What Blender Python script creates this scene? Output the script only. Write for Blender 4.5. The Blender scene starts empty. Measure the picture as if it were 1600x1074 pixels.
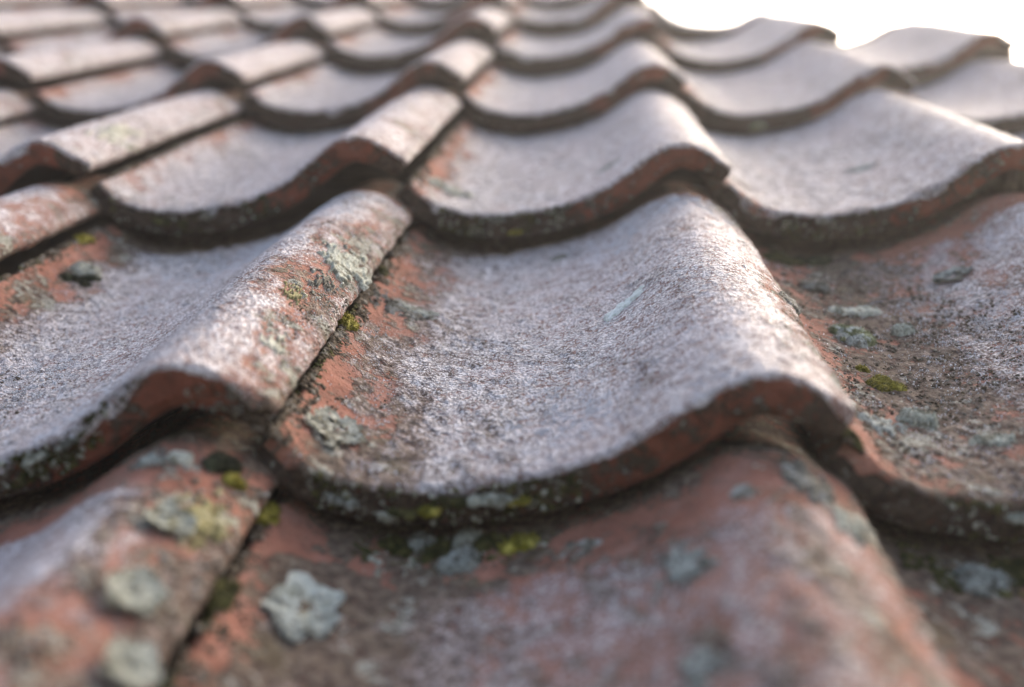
import bpy, math, time
import numpy as np
from mathutils import Matrix, Vector
T0 = time.time()

# ------------------------------------------------------------------ camera, world, sun, exposure
sc = bpy.context.scene
COL = sc.collection
PITCH = math.radians(38.0)                       # slope of the roof
ROOF = Matrix.Translation((0, 0, 0)) @ Matrix.Rotation(PITCH, 4, 'X')
R_CAM = ((0.99812182, 0.0608221, -0.00731485),   # rows: camera right, up, back in roof coordinates
         (-0.01731867, 0.39469098, 0.91865069),
         (0.05876137, -0.91679862, 0.39500303))
cam_d = bpy.data.cameras.new('camera')
cam = bpy.data.objects.new('camera', cam_d)
COL.objects.link(cam)
cm = Matrix(R_CAM).transposed().to_4x4()
cm.translation = Vector((0.10706011, -0.32757745, 0.19691115))
cam.matrix_world = ROOF @ cm
cam_d.sensor_width = 36.0
cam_d.lens = 1700.0 / 1600.0 * 36.0
cam_d.clip_start = 0.01
cam_d.clip_end = 3000.0
cam_d.dof.use_dof = True
cam_d.dof.focus_distance = 0.485
cam_d.dof.aperture_fstop = 3.8
cam_d.dof.aperture_blades = 0
sc.camera = cam

SUN_EL, SUN_AZ = math.radians(37.0), math.radians(35.0)   # azimuth measured from +Y towards +X
world = bpy.data.worlds.new('World')
sc.world = world
world.use_nodes = True
wn, wl = world.node_tree.nodes, world.node_tree.links
bg = wn['Background']
sky = wn.new('ShaderNodeTexSky')
sky.sky_type = 'NISHITA'
sky.sun_disc = False
sky.sun_elevation = SUN_EL
sky.sun_rotation = SUN_AZ
sky.air_density = 1.0
sky.dust_density = 8.0
sky.ozone_density = 0.3
wl.new(sky.outputs[0], bg.inputs[0])
bg.inputs[1].default_value = 0.12
sd = bpy.data.lights.new('sun', 'SUN')
sun = bpy.data.objects.new('sun', sd)
COL.objects.link(sun)
sd.energy = .55
sd.angle = math.radians(14)
sd.color = (1.0, 0.90, 0.76)
sdir = Vector((math.sin(SUN_AZ) * math.cos(SUN_EL), math.cos(SUN_AZ) * math.cos(SUN_EL), math.sin(SUN_EL)))
sun.rotation_euler = sdir.to_track_quat('Z', 'Y').to_euler()

sc.view_settings.view_transform = 'Standard'
sc.view_settings.look = 'None'
sc.view_settings.gamma = 1.0
sc.view_settings.use_curve_mapping = False
sc.view_settings.exposure = 1.8
sc.render.engine = 'CYCLES'
sc.cycles.max_bounces = 6
sc.cycles.diffuse_bounces = 1
sc.cycles.use_denoising = True

# ------------------------------------------------------------------ numpy noise
def _hash(ix, iy, iz, seed):
    h = (ix * 374761393 + iy * 668265263 + iz * 2147483647 + seed * 974634777) & 0xffffffff
    h = ((h ^ (h >> 13)) * 1274126177) & 0xffffffff
    h = ((h ^ (h >> 16)) * 2246822519) & 0xffffffff
    return ((h ^ (h >> 15)) & 0xffff) / 65535.0

def vnoise(x, y, z=None, seed=0):
    if z is None:
        z = np.zeros_like(x)
    fx, fy, fz = np.floor(x), np.floor(y), np.floor(z)
    ix, iy, iz = fx.astype(np.int64), fy.astype(np.int64), fz.astype(np.int64)
    tx, ty, tz = x - fx, y - fy, z - fz
    tx, ty, tz = (t * t * (3 - 2 * t) for t in (tx, ty, tz))
    flat = not np.any(z)
    def layer(k):
        a = _hash(ix, iy, iz + k, seed); b = _hash(ix + 1, iy, iz + k, seed)
        c = _hash(ix, iy + 1, iz + k, seed); d = _hash(ix + 1, iy + 1, iz + k, seed)
        return (a * (1 - tx) + b * tx) * (1 - ty) + (c * (1 - tx) + d * tx) * ty
    l0 = layer(0)
    return l0 if flat else l0 * (1 - tz) + layer(1) * tz

def fbm(x, y, z=None, seed=0, octaves=4, gain=0.5):
    s = 0; a = 1; t = 0
    for o in range(octaves):
        f = 2.03 ** o
        s = s + a * vnoise(x * f + 17.3 * o, y * f - 9.1 * o, None if z is None else z * f, seed + o)
        t += a; a *= gain
    return s / t                                     # about 0..1, mean 0.5

def sstep(x, a, b):
    t = np.clip((x - a) / (b - a), 0, 1)
    return t * t * (3 - 2 * t)

def bump(x, c, w):
    return np.exp(-((x - c) / w) ** 2)

# ------------------------------------------------------------------ pantile profile
W, L = 0.2, 0.3306
THICK, GAP = 0.0158, 0.0092
UEND = 1.022
UN = np.linspace(0, 1.02, 12)
HN = np.array([0.0979, 0.0338, 0.0078, 0.0, 0.0120, 0.0290, 0.0610, 0.1110, 0.1840, 0.2300, 0.2110, 0.1450])
def _spline():
    n = len(UN); h = UN[1] - UN[0]
    A = np.eye(n) * 4; A[0, 0] = A[-1, -1] = 1
    for i in range(1, n - 1):
        A[i, i - 1] = A[i, i + 1] = 1
    b = np.zeros(n); b[1:-1] = 6 * (HN[2:] - 2 * HN[1:-1] + HN[:-2]) / h / h
    return np.linalg.solve(A, b)
_M = _spline()
def prof(u):
    h = UN[1] - UN[0]
    uc = np.clip(u, 0, 1.02)
    i = np.clip((uc / h).astype(int), 0, len(UN) - 2); t = uc - UN[i]
    y = HN[i] + t * ((HN[i + 1] - HN[i]) / h - h * (2 * _M[i] + _M[i + 1]) / 6) + _M[i] / 2 * t * t + (_M[i + 1] - _M[i]) / (6 * h) * t ** 3
    y = y - np.where(u < 0, -(u) * 0.9, 0)*0 + np.where(u < 0, -u * 0.8, 0)
    y = y - np.where(u > 1.02, (u - 1.02) * 2.0, 0)
    return y * W
TILT = (THICK + GAP) / L
# (column, row): sideways shift, lift, roll   (in tile widths) - no two tiles of an old roof lie quite alike
ADJ = {(0, 0): (-.0025, -.002, .0053), (0, 1): (-.0047, .0048, -.0005), (-1, 1): (-.0118, .0106, .018),
       (1, 1): (-.0086, .0114, -.0054), (1, 4): (.055, -.085, -.25), (2, 4): (.055, -.245, -.22), (1, 0): (.001, .0008, -.0003), (-1, 0): (.0076, -.0037, -.0004),
       (-2, 1): (-.0239, .0016, -.0014), (0, 2): (.0031, -.0118, -.005), (-1, 2): (.0071, -.0032, -.0021),
       (1, 2): (.0111, -.0122, -.0274, -.02), (2, 2): (.012, -.03, -.03, .075), (0, 3): (.0392, -.0019, .0086), (-1, 3): (.0307, .0029, -.002),
       (1, 3): (.0516, -.030, -.012), (-2, 3): (.03, .002, .0), (-3, 3): (.028, -.004, 0), (2, 3): (.05, -.075, -.03),
       (-2, 2): (.0, -.003, .0), (-3, 2): (.0, .004, 0), (-1, -1): (.004, -.004, 0), (0, -1): (.0, .0, 0), (1, -1): (.0, -.002, 0)}

def adj(i, j):
    if (i, j) in ADJ:
        return ADJ[(i, j)]
    r = np.random.RandomState(1000 + i * 37 + j * 101)
    return tuple(r.uniform(-1, 1, 3) * (.008, .004, .004))

def surf(u, v, a):
    """top surface in tile coordinates (x across, y up the slope, z off the roof)"""
    du, dz, rl = a[:3]
    sag = a[3] if len(a) > 3 else 0.0
    rear = sstep(v / L, 0.55, 1.05)
    head = sstep(v / L, .985, 1.11)                  # the hidden head of the tile is pressed flatter
    h = prof(u) * (1 - 0.06 * rear - .16 * head)
    return u * W, v, h - (TILT + sag * W / L) * v + rl * (u - .5) * W

# ------------------------------------------------------------------ tile meshes
LT = L + 0.070
CUT = {(1, 4): (.30, .20), (2, 4): (.30, .20)}
def grid_faces(nu, nv, base=0, flip=False):
    a = (np.arange(nv - 1)[:, None] * nu + np.arange(nu - 1)[None, :]).ravel() + base
    q = np.stack([a, a + 1, a + 1 + nu, a + nu], 1)
    return q[:, ::-1] if flip else q

def mesh_from(name, V, F, mat, attrs=None, smooth=True):
    me = bpy.data.meshes.new(name)
    V = np.asarray(V, np.float32); F = np.asarray(F, np.int32)
    k = F.shape[1]
    me.vertices.add(len(V)); me.vertices.foreach_set('co', V.ravel())
    me.loops.add(F.size); me.loops.foreach_set('vertex_index', F.ravel())
    me.polygons.add(len(F)); me.polygons.foreach_set('loop_start', np.arange(0, F.size, k, dtype=np.int32))
    me.polygons.foreach_set('loop_total', np.full(len(F), k, np.int32))
    if smooth:
        me.polygons.foreach_set('use_smooth', np.ones(len(F), bool))
    me.update(calc_edges=True)
    for n, d in (attrs or {}).items():
        at = me.attributes.new(n, 'FLOAT', 'POINT'); at.data.foreach_set('value', np.asarray(d, np.float32))
    me.materials.append(mat)
    return me

def top_masks(u, vv, X, Y, seed, i, j):
    """where frost, dirt and pale crust sit on the top of a tile: 0..1 each"""
    n1 = fbm(X * 26, Y * 18, None, seed, 5, .58)
    n2 = fbm(X * 110, Y * 100, None, seed + 7, 4, .6)
    n3 = fbm(X * 50 + Y * 25, Y * 24, None, seed + 13, 5, .6)
    n4 = fbm(X * 45, Y * 9, None, seed + 19, 4, .55)          # run-off streaks down the slope
    wob = (n1 - .5) * .34 + (n2 - .5) * .24
    left0, left1 = -.10, .42
    lip = .935
    right, rlo = .84, .50
    gain = 1.0
    if j == 0 and i <= -1:
        right, rlo, left0, left1 = .80, .52, -.10, .36
    if j == 0 and i == 1:
        left0, left1, lip = .12, .80, .86
    if j == -1:
        gain = .58; lip = .84; left0, left1 = .08, .50
        right, rlo = .86, .62
        if i <= -1:
            right, rlo, gain = .72, .34, .95
    if j >= 1:
        left0, left1, lip, rlo = -.12, .22, .97, .80
        if i <= -1: left0, left1, rlo, right = -.22, .20, (.62 if j == 1 else .80), .80
        if i >= 1: left0, left1 = -.10, .15
    lf = sstep(u + wob * .9, left0, left1)
    tp = 1 - sstep(vv + wob * .16 - .04 * bump(u, .5, .25), lip, lip + .08)
    rt = 1 - (1 - rlo) * sstep(u + wob * .9, right, right + .24)
    frost = gain * lf * tp * rt
    if j == 0 and i <= 0: frost = frost + .30 * bump(u, .55, .24) * tp
    lo = .40 if j == 0 else ((.80 if j == 1 else .9) if j > 0 else .34)
    frost = np.maximum(frost, lo * sstep(u + wob * .3, .02, .09) * tp * (sstep(n2, .30, .62) if j < 2 else sstep(n2, .05, .5)))
    frost = frost - .30 * sstep(n3, .56, .70) * (1.0 if j == 0 else .45) * (1 - .6 * bump(u, .55, .22))
    frost = frost - .30 * sstep(n4, .54, .70) * (1.0 if j == 0 else .35)
    n5 = fbm(X * 75 + n1 * 1.5, Y * 16, None, seed + 23, 4, .6)
    frost = frost - .12 * sstep(n5, .50, .66) * (1.0 if j <= 0 else .8) - .08 * sstep(n2, .50, .62)
    if j >= 1: frost = frost * (1.02 + .14 * _hash(np.array(i), np.array(j), np.array(3), 5)) - .24 * sstep(n3, .60, .68) * sstep(n1, .46, .58)
    # dirt: the gutter on the left of the trough, the foot of the roll, streaks down the tile
    gc, gw = (.19, .11) if not (j == 0 and i == 1) else (.30, .22)
    dirt_shade = .80 * bump(u + wob * .5, gc, gw) * sstep(n1 * .6 + n2 * .4, .34, .54)
    dirt_shade = dirt_shade + .62 * sstep(u + wob * .3, .945, 1.01) * (.4 + n2 * .8)
    dirt_shade = dirt_shade + .40 * sstep(n3, .56, .70) + .30 * sstep(n1, .56, .7) + .25 * sstep(n4, .54, .68)
    dirt_shade = dirt_shade + .20 * sstep(n2, .5, .66) + .45 * sstep(n2, .42, .58) * (1 - sstep(u, .4, .7)) + .35 * sstep(vv, .80, .93) * sstep(n1, .4, .6) * (1 - sstep(u, .45, .7))
    dirt_shade = dirt_shade + .55 * bump(vv, .0, .05) * sstep(n1, .35, .5) * (1 - sstep(u, .1, .3))
    dirt_shade = dirt_shade + .9 * sstep(vv + wob * .05, .975, 1.02)          # silt and algae under the lap, darkened to paint the gap's shade
    if (i, j) == (1, 0): dirt_shade = dirt_shade * (.25 + .75 * sstep(u + wob * .3, .07, .16))
    if j == -1:
        dirt_shade = dirt_shade + .50 * sstep(n2 * .5 + n1 * .5, .42, .56) * (1 - sstep(u, .30, .70)) + .45 * sstep(n3, .5, .6)
        if i <= -1: dirt_shade = dirt_shade + .5 * sstep(n1, .42, .56) * sstep(u, .84, .95)
    dirt_shade = dirt_shade * (1 - .4 * sstep(vv, lip + .01, lip + .05) * sstep(u, .4, .6)) * np.maximum(sstep(u, .02, .08), .55 * sstep(n2, .45, .6))
    crust = sstep(n2 * .6 + n3 * .4, .54, .64) * (.40 + .5 * bump(u, .2, .15) + .6 * sstep(u, .84, .94))
    return frost, np.clip(dirt_shade, 0, 1), np.clip(crust, 0, 1)

def make_tile_mesh(i, j, du_, dv_, mat):
    a = adj(i, j)
    seed = (i + 11) * 53 + (j + 5) * 911
    nu = max(24, int(W * 1.12 / du_)); nv = max(16, int(LT / dv_))
    us = np.linspace(0.006, UEND, nu)
    r = .0020
    edge = r * (1 - np.cos(np.linspace(0, math.pi / 2, 7)))
    vs = np.concatenate([edge[:-1] , np.linspace(r, LT, nv)])
    nv = len(vs)
    U, V = np.meshgrid(us, vs)
    if (i, j) in CUT:                            # tiles cut off slantwise where the roof ends
        c0, c1 = CUT[(i, j)]
        V = V * (np.clip(c0 + (c1 - c0) * sstep(U, .05, .9), 0, 9) * L / LT)
    so = seed * 3.7
    X0, Y0, Z0 = surf(U, V, a)
    # normals of the smooth profile
    e = 1e-3
    hx = (prof(U + e) - prof(U - e)) / (2 * e * W)
    nl = 1 / np.sqrt(1 + hx ** 2)
    NX, NZ = -hx * nl, nl
    # distance to free edges, rounded over
    arc = np.concatenate([[0], np.cumsum(np.hypot(np.diff(us) * W, np.diff(prof(us))))])
    dl, dr = arc[None, :] + 0 * V, (arc[-1] - arc)[None, :] + 0 * V
    rr = lambda d, q: np.where(d < q, q - np.sqrt(np.maximum(q * q - (q - np.clip(d, 0, q)) ** 2, 0)), 0)
    chip = np.clip(fbm(X0 * 130 + so, V * 60, None, seed + 3, 4) - .50, 0, 1) * 1.4 + 1.0 * sstep(fbm(X0 * 38 + so, X0 * 0 + 2, None, seed + 4, 2), .68, .76)
    rf = r * (1 + 2.0 * chip)
    drop = rr(V, rf) + rr(dl, .0030) + rr(dr, .0070)
    drop = np.minimum(drop, THICK * .5)
    fine = 1.0 if du_ < .0012 else .55
    xs, ys = X0 + so, Y0
    lump = (fbm(xs * 30, ys * 22, None, seed + 1, 3) - .5) * .0016
    grit = (fbm(xs * 330, ys * 300, None, seed + 2, 4, .62) - .5) * .0009
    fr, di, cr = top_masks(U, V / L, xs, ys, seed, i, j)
    flake = sstep(fbm(xs * 190 + ys * 70, ys * 120, None, seed + 5, 4, .6), .52, .60)
    disp = lump + grit * fine + flake * .0007 * np.clip(di + cr * .7, 0, 1) + .0005 * sstep(fr, .3, .6)
    # large slow warp of the clay itself
    warp = (fbm(xs * 9, ys * 6, None, seed + 9, 2) - .5) * .0035
    d = disp - drop + warp * sstep(V, 0, .03) * .8
    # plan outline of the front edge: corners set back, edge nibbled
    nib = (fbm(X0 * 55 + so, X0 * 0, None, seed + 21, 5, .66) - .5) * .0044
    back = .008 * np.clip(1 - dl / .018, 0, 1) ** 2 + .006 * np.clip(1 - dr / .014, 0, 1) ** 2 + nib
    fall = np.clip(1 - V / .03, 0, 1)
    sn = (fbm(Y0 * 70 + so, Y0 * 0 + 3, None, seed + 61, 5, .65) - .5) * .0042
    sn2 = (fbm(Y0 * 60 + so, Y0 * 0 + 9, None, seed + 63, 5, .65) - .62) * .0035
    X0 = X0 + sn * np.clip(1 - dr / .012, 0, 1) - sn2 * np.clip(1 - dl / .008, 0, 1)
    X = X0 + NX * d; Z = Z0 + NZ * d; Y = Y0 + back * fall
    verts = [np.stack([X, Y, Z], -1).reshape(-1, 3)]
    A = {'frost': [fr.ravel()], 'dirt_shade': [di.ravel()], 'crust': [cr.ravel()], 'face': [np.zeros(fr.size)]}
    faces = [grid_faces(nu, nv)]
    base = nu * nv
    # front face, row 0 is the first row of the top
    nt = max(6, int(THICK / (dv_ * 1.0)))
    ws = np.linspace(0, 1, nt)
    Uf, Wf = np.meshgrid(us, ws)
    xf, _, zf = surf(Uf, Uf * 0, a)
    nxf, nzf = np.broadcast_to(NX[0], Uf.shape), np.broadcast_to(NZ[0], Uf.shape)
    th = THICK * (1 - .28 * np.clip(1 - dr[0] / .03, 0, 1) - .15 * np.clip(1 - dl[0] / .02, 0, 1))
    start = -d[0]
    depth = start[None, :] + (th - start)[None, :] * Wf
    fx, fz = xf - nxf * depth, zf - nzf * depth
    rough = (fbm(fx * 120 + so, fz * 120, None, seed + 31, 4, .6) - .5) * .0030 * np.sin(Wf * math.pi) ** .5
    rough += (fbm(fx * 40 + so, fz * 60, None, seed + 33, 3) - .5) * .003 * np.sin(Wf * math.pi) ** .5
    lowcut = .0018 * sstep(Wf, .72, 1.0)
    fy = np.broadcast_to(Y[0], Uf.shape) + rough + lowcut
    verts.append(np.stack([fx, fy, fz], -1).reshape(-1, 3))
    g1 = fbm(fx * 50 + so, fz * 60, None, seed + 41, 3)
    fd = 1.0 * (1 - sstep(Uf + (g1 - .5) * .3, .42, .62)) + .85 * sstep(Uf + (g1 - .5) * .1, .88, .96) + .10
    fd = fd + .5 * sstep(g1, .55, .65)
    A['frost'].append((.30 * sstep(1 - Wf, .9, 1.) * sstep(g1, .35, .6)).ravel()); A['dirt_shade'].append(np.clip(fd, 0, 1).ravel())
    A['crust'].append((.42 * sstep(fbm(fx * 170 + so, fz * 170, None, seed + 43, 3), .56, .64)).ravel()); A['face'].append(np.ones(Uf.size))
    faces.append(grid_faces(nu, nt, base, flip=True))
    base += nu * nt
    # underside, coarse
    st = max(1, nu // 40)
    uu = us[::st] if (nu - 1) % st == 0 else np.append(us[::st], us[-1])
    idx = np.searchsorted(us, uu)
    vb = np.linspace(0, LT, 8)
    Ub, Vb = np.meshgrid(uu, vb)
    if (i, j) in CUT:
        Vb = Vb * (np.clip(c0 + (c1 - c0) * sstep(Ub, .05, .9), 0, 9) * L / LT)
    xb, yb, zb = surf(Ub, Vb, a)
    nxb, nzb = NX[0][idx][None, :], NZ[0][idx][None, :]
    thb = th[idx][None, :]
    yb = yb + (np.where(Vb == 0, (back[0] * 1)[idx][None, :] + .0028, 0))
    verts.append(np.stack([xb - nxb * thb, yb, zb - nzb * thb], -1).reshape(-1, 3))
    nb = Ub.size
    for k, val in (('frost', 0.), ('dirt_shade', .8), ('crust', 0.), ('face', 1.)): A[k].append(np.full(nb, val))
    faces.append(grid_faces(len(uu), 8, base, flip=True))
    base += nb
    # side faces
    for side in (0, nu - 1):
        for_w = np.linspace(0, 1, 5)
        Px, Py, Pz = X[:, side], Y[:, side], Z[:, side]
        dd = (th[side] + d[:, side])
        sgn = 1 if side else -1
        bulge = np.sin(for_w * math.pi) * .0015
        qx = Px[None, :] - NX[:, side][None, :] * dd[None, :] * for_w[:, None] + sgn * bulge[:, None]
        qz = Pz[None, :] - NZ[:, side][None, :] * dd[None, :] * for_w[:, None]
        qy = np.broadcast_to(Py, qx.shape)
        jag = (fbm(qy * 120, qz * 120, None, seed + 51 + side, 3) - .5) * .0012
        verts.append(np.stack([qx + jag * bulge[:, None] / .0015, qy, qz], -1).reshape(-1, 3))
        nb = qx.size
        for k, val in (('frost', .12), ('dirt_shade', .75), ('crust', .3), ('face', 1.)): A[k].append(np.full(nb, val))
        faces.append(grid_faces(nv, 5, base, flip=bool(side)))
        base += nb
    V_ = np.concatenate(verts)
    return mesh_from('roof_tile', V_, np.concatenate(faces), mat, {k: np.concatenate(v) for k, v in A.items()})

# ------------------------------------------------------------------ node helper
class NT:
    def __init__(s, name):
        s.m = bpy.data.materials.new(name); s.m.use_nodes = True
        s.t = s.m.node_tree; s.t.nodes.clear()
    def n(s, t, **k):
        x = s.t.nodes.new(t)
        for a, b in k.items(): setattr(x, a, b)
        return x
    def link(s, a, b): s.t.links.new(a, b)
    def put(s, sock, val):
        if hasattr(val, 'links') or isinstance(val, bpy.types.NodeSocket): s.link(val, sock)
        else: sock.default_value = val
    def math(s, op, a, b=0.0, c=None, clamp=False):
        x = s.n('ShaderNodeMath', operation=op, use_clamp=clamp)
        s.put(x.inputs[0], a); s.put(x.inputs[1], b)
        if c is not None: s.put(x.inputs[2], c)
        return x.outputs[0]
    def step(s, x, a, b):
        r = s.n('ShaderNodeMapRange', interpolation_type='SMOOTHSTEP')
        s.put(r.inputs[0], x); s.put(r.inputs[1], a); s.put(r.inputs[2], b)
        return r.outputs[0]
    def noise(s, co, scale, detail=3, rough=.5, dist=0):
        x = s.n('ShaderNodeTexNoise'); s.link(co, x.inputs['Vector'])
        x.inputs['Scale'].default_value = scale; x.inputs['Detail'].default_value = detail
        x.inputs['Roughness'].default_value = rough; x.inputs['Distortion'].default_value = dist
        return x.outputs['Fac']
    def voro(s, co, scale, feature='F1', out='Distance'):
        x = s.n('ShaderNodeTexVoronoi', feature=feature); s.link(co, x.inputs['Vector'])
        x.inputs['Scale'].default_value = scale
        return x.outputs[out]
    def mix(s, f, a, b):
        x = s.n('ShaderNodeMix', data_type='RGBA'); s.put(x.inputs[0], f)
        for sock, v in ((x.inputs[6], a), (x.inputs[7], b)):
            if isinstance(v, tuple): v = (*v, 1.0)
            s.put(sock, v)
        return x.outputs[2]
    def attr(s, name):
        x = s.n('ShaderNodeAttribute', attribute_name=name); return x.outputs['Fac']
    def coords(s, rnd=True):
        tc = s.n('ShaderNodeTexCoord')
        if not rnd: return tc.outputs['Object']
        oi = s.n('ShaderNodeObjectInfo')
        v = s.n('ShaderNodeVectorMath', operation='ADD')
        sc_ = s.math('MULTIPLY', oi.outputs['Random'], 7.0)
        s.link(tc.outputs['Object'], v.inputs[0]); s.link(sc_, v.inputs[1])
        return v.outputs[0]
    def finish(s, col, rough, height=None, dist=.0005, strength=1.0, sheen=0.0, spec=.3, sss=0.0):
        b = s.n('ShaderNodeBsdfPrincipled'); o = s.n('ShaderNodeOutputMaterial')
        s.put(b.inputs['Base Color'], col if not isinstance(col, tuple) else (*col, 1)); s.put(b.inputs['Roughness'], rough)
        s.put(b.inputs['Specular IOR Level'], spec)
        if height is not None:
            bp = s.n('ShaderNodeBump'); bp.inputs['Distance'].default_value = dist; bp.inputs['Strength'].default_value = strength
            s.put(bp.inputs['Height'], height); s.link(bp.outputs[0], b.inputs['Normal'])
        s.link(b.outputs[0], o.inputs['Surface'])
        return s.m

def clay_material():
    s = NT('weathered_clay')
    co = s.coords()
    fr, di, cr, fa = s.attr('frost'), s.attr('dirt_shade'), s.attr('crust'), s.attr('face')
    nf = s.noise(co, 760, 3, .6)
    nm = s.noise(co, 230, 4, .6)
    nl = s.noise(co, 45, 4, .55)
    nb = s.noise(co, 14, 2, .5)
    vor = s.voro(co, 640)
    oi = s.n('ShaderNodeObjectInfo').outputs['Random']
    # fired clay, a little different from tile to tile
    sq = s.noise(co, 310, 2, .5)
    fleck = s.math('SUBTRACT', 1.0, s.step(s.math('ABSOLUTE', s.math('SUBTRACT', sq, .5)), .014, .065))
    fleck = s.math('MULTIPLY', fleck, s.step(s.noise(co, 120, 3, .6), .36, .56))
    clay = s.mix(s.step(nl, .30, .70), (.29, .120, .078), (.42, .200, .138))
    clay = s.mix(s.math('MULTIPLY', s.step(nm, .35, .7), .5), clay, (.42, .16, .105))
    clay = s.mix(s.math('MULTIPLY', s.step(nf, .5, .62), .35), clay, (.24, .10, .07))
    clay = s.mix(s.math('MULTIPLY', oi, .35), clay, (.36, .15, .10))
    clay = s.mix(s.math('MULTIPLY', s.step(s.noise(co, 95, 4, .7), .48, .66), .55), clay, (.20, .105, .075))
    clay = s.mix(s.math('MULTIPLY', s.step(s.voro(co, 300), .22, .10), .6), clay, (.12, .065, .045))
    clay = s.mix(s.math('MULTIPLY', s.step(s.noise(co, 60, 3, .6), .52, .68), .35), clay, (.45, .27, .22))
    facec = s.mix(s.step(nl, .3, .7), (.16, .048, .028), (.27, .085, .05))  # darker clay on lip, side and under faces, their shade put into the colour
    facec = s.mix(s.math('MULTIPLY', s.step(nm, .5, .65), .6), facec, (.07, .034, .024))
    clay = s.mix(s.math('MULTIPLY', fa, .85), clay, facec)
    # soot, algae and dirt, plus shade painted at laps and faces
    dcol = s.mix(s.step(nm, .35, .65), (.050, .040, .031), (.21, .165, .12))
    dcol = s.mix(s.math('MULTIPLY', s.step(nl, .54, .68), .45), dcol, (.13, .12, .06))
    dcol = s.mix(s.math('MULTIPLY', fa, .75), dcol, s.mix(s.step(nm, .4, .62), (.014, .011, .008), (.050, .040, .029)))  # near-black dirt on the faces, also standing in for their shade
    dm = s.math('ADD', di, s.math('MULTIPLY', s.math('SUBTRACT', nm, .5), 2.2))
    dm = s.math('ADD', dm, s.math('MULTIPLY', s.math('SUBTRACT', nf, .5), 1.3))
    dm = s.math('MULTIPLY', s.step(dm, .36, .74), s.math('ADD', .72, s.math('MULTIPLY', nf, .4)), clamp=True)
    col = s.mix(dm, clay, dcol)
    # thin pale lichen film
    cm_ = s.math('ADD', cr, s.math('MULTIPLY', s.math('SUBTRACT', nm, .5), 2.2))
    cm_ = s.math('ADD', cm_, s.math('MULTIPLY', s.math('SUBTRACT', nf, .5), 1.2))
    cm_ = s.step(cm_, .52, .84)
    ccol = s.mix(s.step(nf, .35, .65), (.17, .17, .125), (.50, .50, .43))
    col = s.mix(s.math('MULTIPLY', cm_, .85), col, ccol)
    # hoar frost: grains, more of them where the mask is high
    g = s.math('SUBTRACT', 1.0, s.math('MULTIPLY', vor, 1.25))
    gr = s.math('ADD', s.math('MULTIPLY', s.math('SUBTRACT', g, .5), .5), s.math('MULTIPLY', s.math('SUBTRACT', nf, .5), 1.7))
    gr = s.math('ADD', gr, s.math('MULTIPLY', s.math('SUBTRACT', nm, .5), 1.3))
    fm = s.math('ADD', fr, s.math('MULTIPLY', gr, .62))
    fm = s.math('MULTIPLY', s.step(fm, .14, .80), s.step(fr, .0, .25))
    fm = s.math('MULTIPLY', fm, s.math('SUBTRACT', 1.0, s.math('MULTIPLY', fleck, .97)))
    fcol = s.mix(s.step(gr, -.3, .3), (.44, .41, .42), (.95, .905, .91))
    fcol = s.mix(s.math('MULTIPLY', s.step(nb, .42, .62), .35), fcol, (.68, .61, .63))
    fcol = s.mix(s.step(fr, .25, .80), s.mix(s.step(gr, -.3, .3), (.34, .24, .225), (.66, .55, .54)), fcol)
    under = s.mix(.50, col, (.13, .10, .095))
    col = s.mix(s.step(fr, .3, .8), col, under)
    col = s.mix(s.math('MULTIPLY', fm, .92), col, fcol)
    rough = s.math('SUBTRACT', .92, s.math('MULTIPLY', fm, .30))
    h = s.math('ADD', s.math('MULTIPLY', nf, .7), s.math('MULTIPLY', nm, .9))
    h = s.math('ADD', h, s.math('MULTIPLY', s.math('MULTIPLY', fm, g), .9))
    h = s.math('ADD', h, s.math('MULTIPLY', s.math('MULTIPLY', dm, nm), .8))
    return s.finish(col, rough, h, .0011, 1.0, spec=.35)
CLAY = clay_material()

def simple_mat(name, c0, c1, scale=300, c2=None, rough=.9, bumpd=.0004):
    s = NT(name); co = s.coords()
    n = s.noise(co, scale, 3, .6)
    col = s.mix(s.step(n, .35, .65), c0, c1)
    if c2: col = s.mix(s.step(s.noise(co, scale * .35, 2), .5, .64), col, c2)
    return s.finish(col, rough, s.math('ADD', n, s.math('MULTIPLY', s.noise(co, scale * 2.5, 2, .6), .6)), bumpd * 2)
MOSS_Y = simple_mat('yellow_moss', (.14, .13, .015), (.40, .34, .04), 700, (.55, .47, .10))
MOSS_G = simple_mat('green_moss', (.022, .026, .007), (.085, .085, .020), 700, (.15, .14, .045))
MOSS_D = simple_mat('dark_moss', (.016, .018, .010), (.055, .06, .03), 400, (.10, .11, .06))
MOSS_F = simple_mat('frosted_moss', (.20, .22, .09), (.44, .46, .28), 600, (.74, .76, .70))
LICH_W = simple_mat('white_green_lichen', (.46, .49, .42), (.74, .77, .70), 600, (.34, .35, .28))
LICH_F = simple_mat('frosted_lichen', (.74, .78, .72), (.86, .88, .84), 300, None, .8, .0001)
LICH_G = simple_mat('grey_lichen', (.33, .34, .27), (.60, .61, .52), 600, (.20, .19, .14))
LICH_P = simple_mat('pale_lichen', (.42, .42, .33), (.70, .69, .59), 600, (.28, .26, .19))
LICH_B = simple_mat('blue_grey_lichen', (.25, .26, .225), (.52, .54, .49), 600, (.14, .135, .11))
LICH_K = simple_mat('sooty_lichen', (.10, .09, .07), (.27, .25, .20), 600, (.42, .41, .37))
LICH_O = simple_mat('olive_lichen', (.15, .135, .05), (.36, .32, .16), 420, (.50, .47, .34))

# ------------------------------------------------------------------ the roof
def empty(name, mw):
    o = bpy.data.objects.new(name, None); COL.objects.link(o); o.matrix_world = mw
    o.empty_display_size = .05
    return o
roof = empty('tiled_roof', ROOF)
roof['label'] = 'old red clay pantile roof under hoar frost, curved tiles in overlapping rows'
roof['category'] = 'roof'

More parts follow.
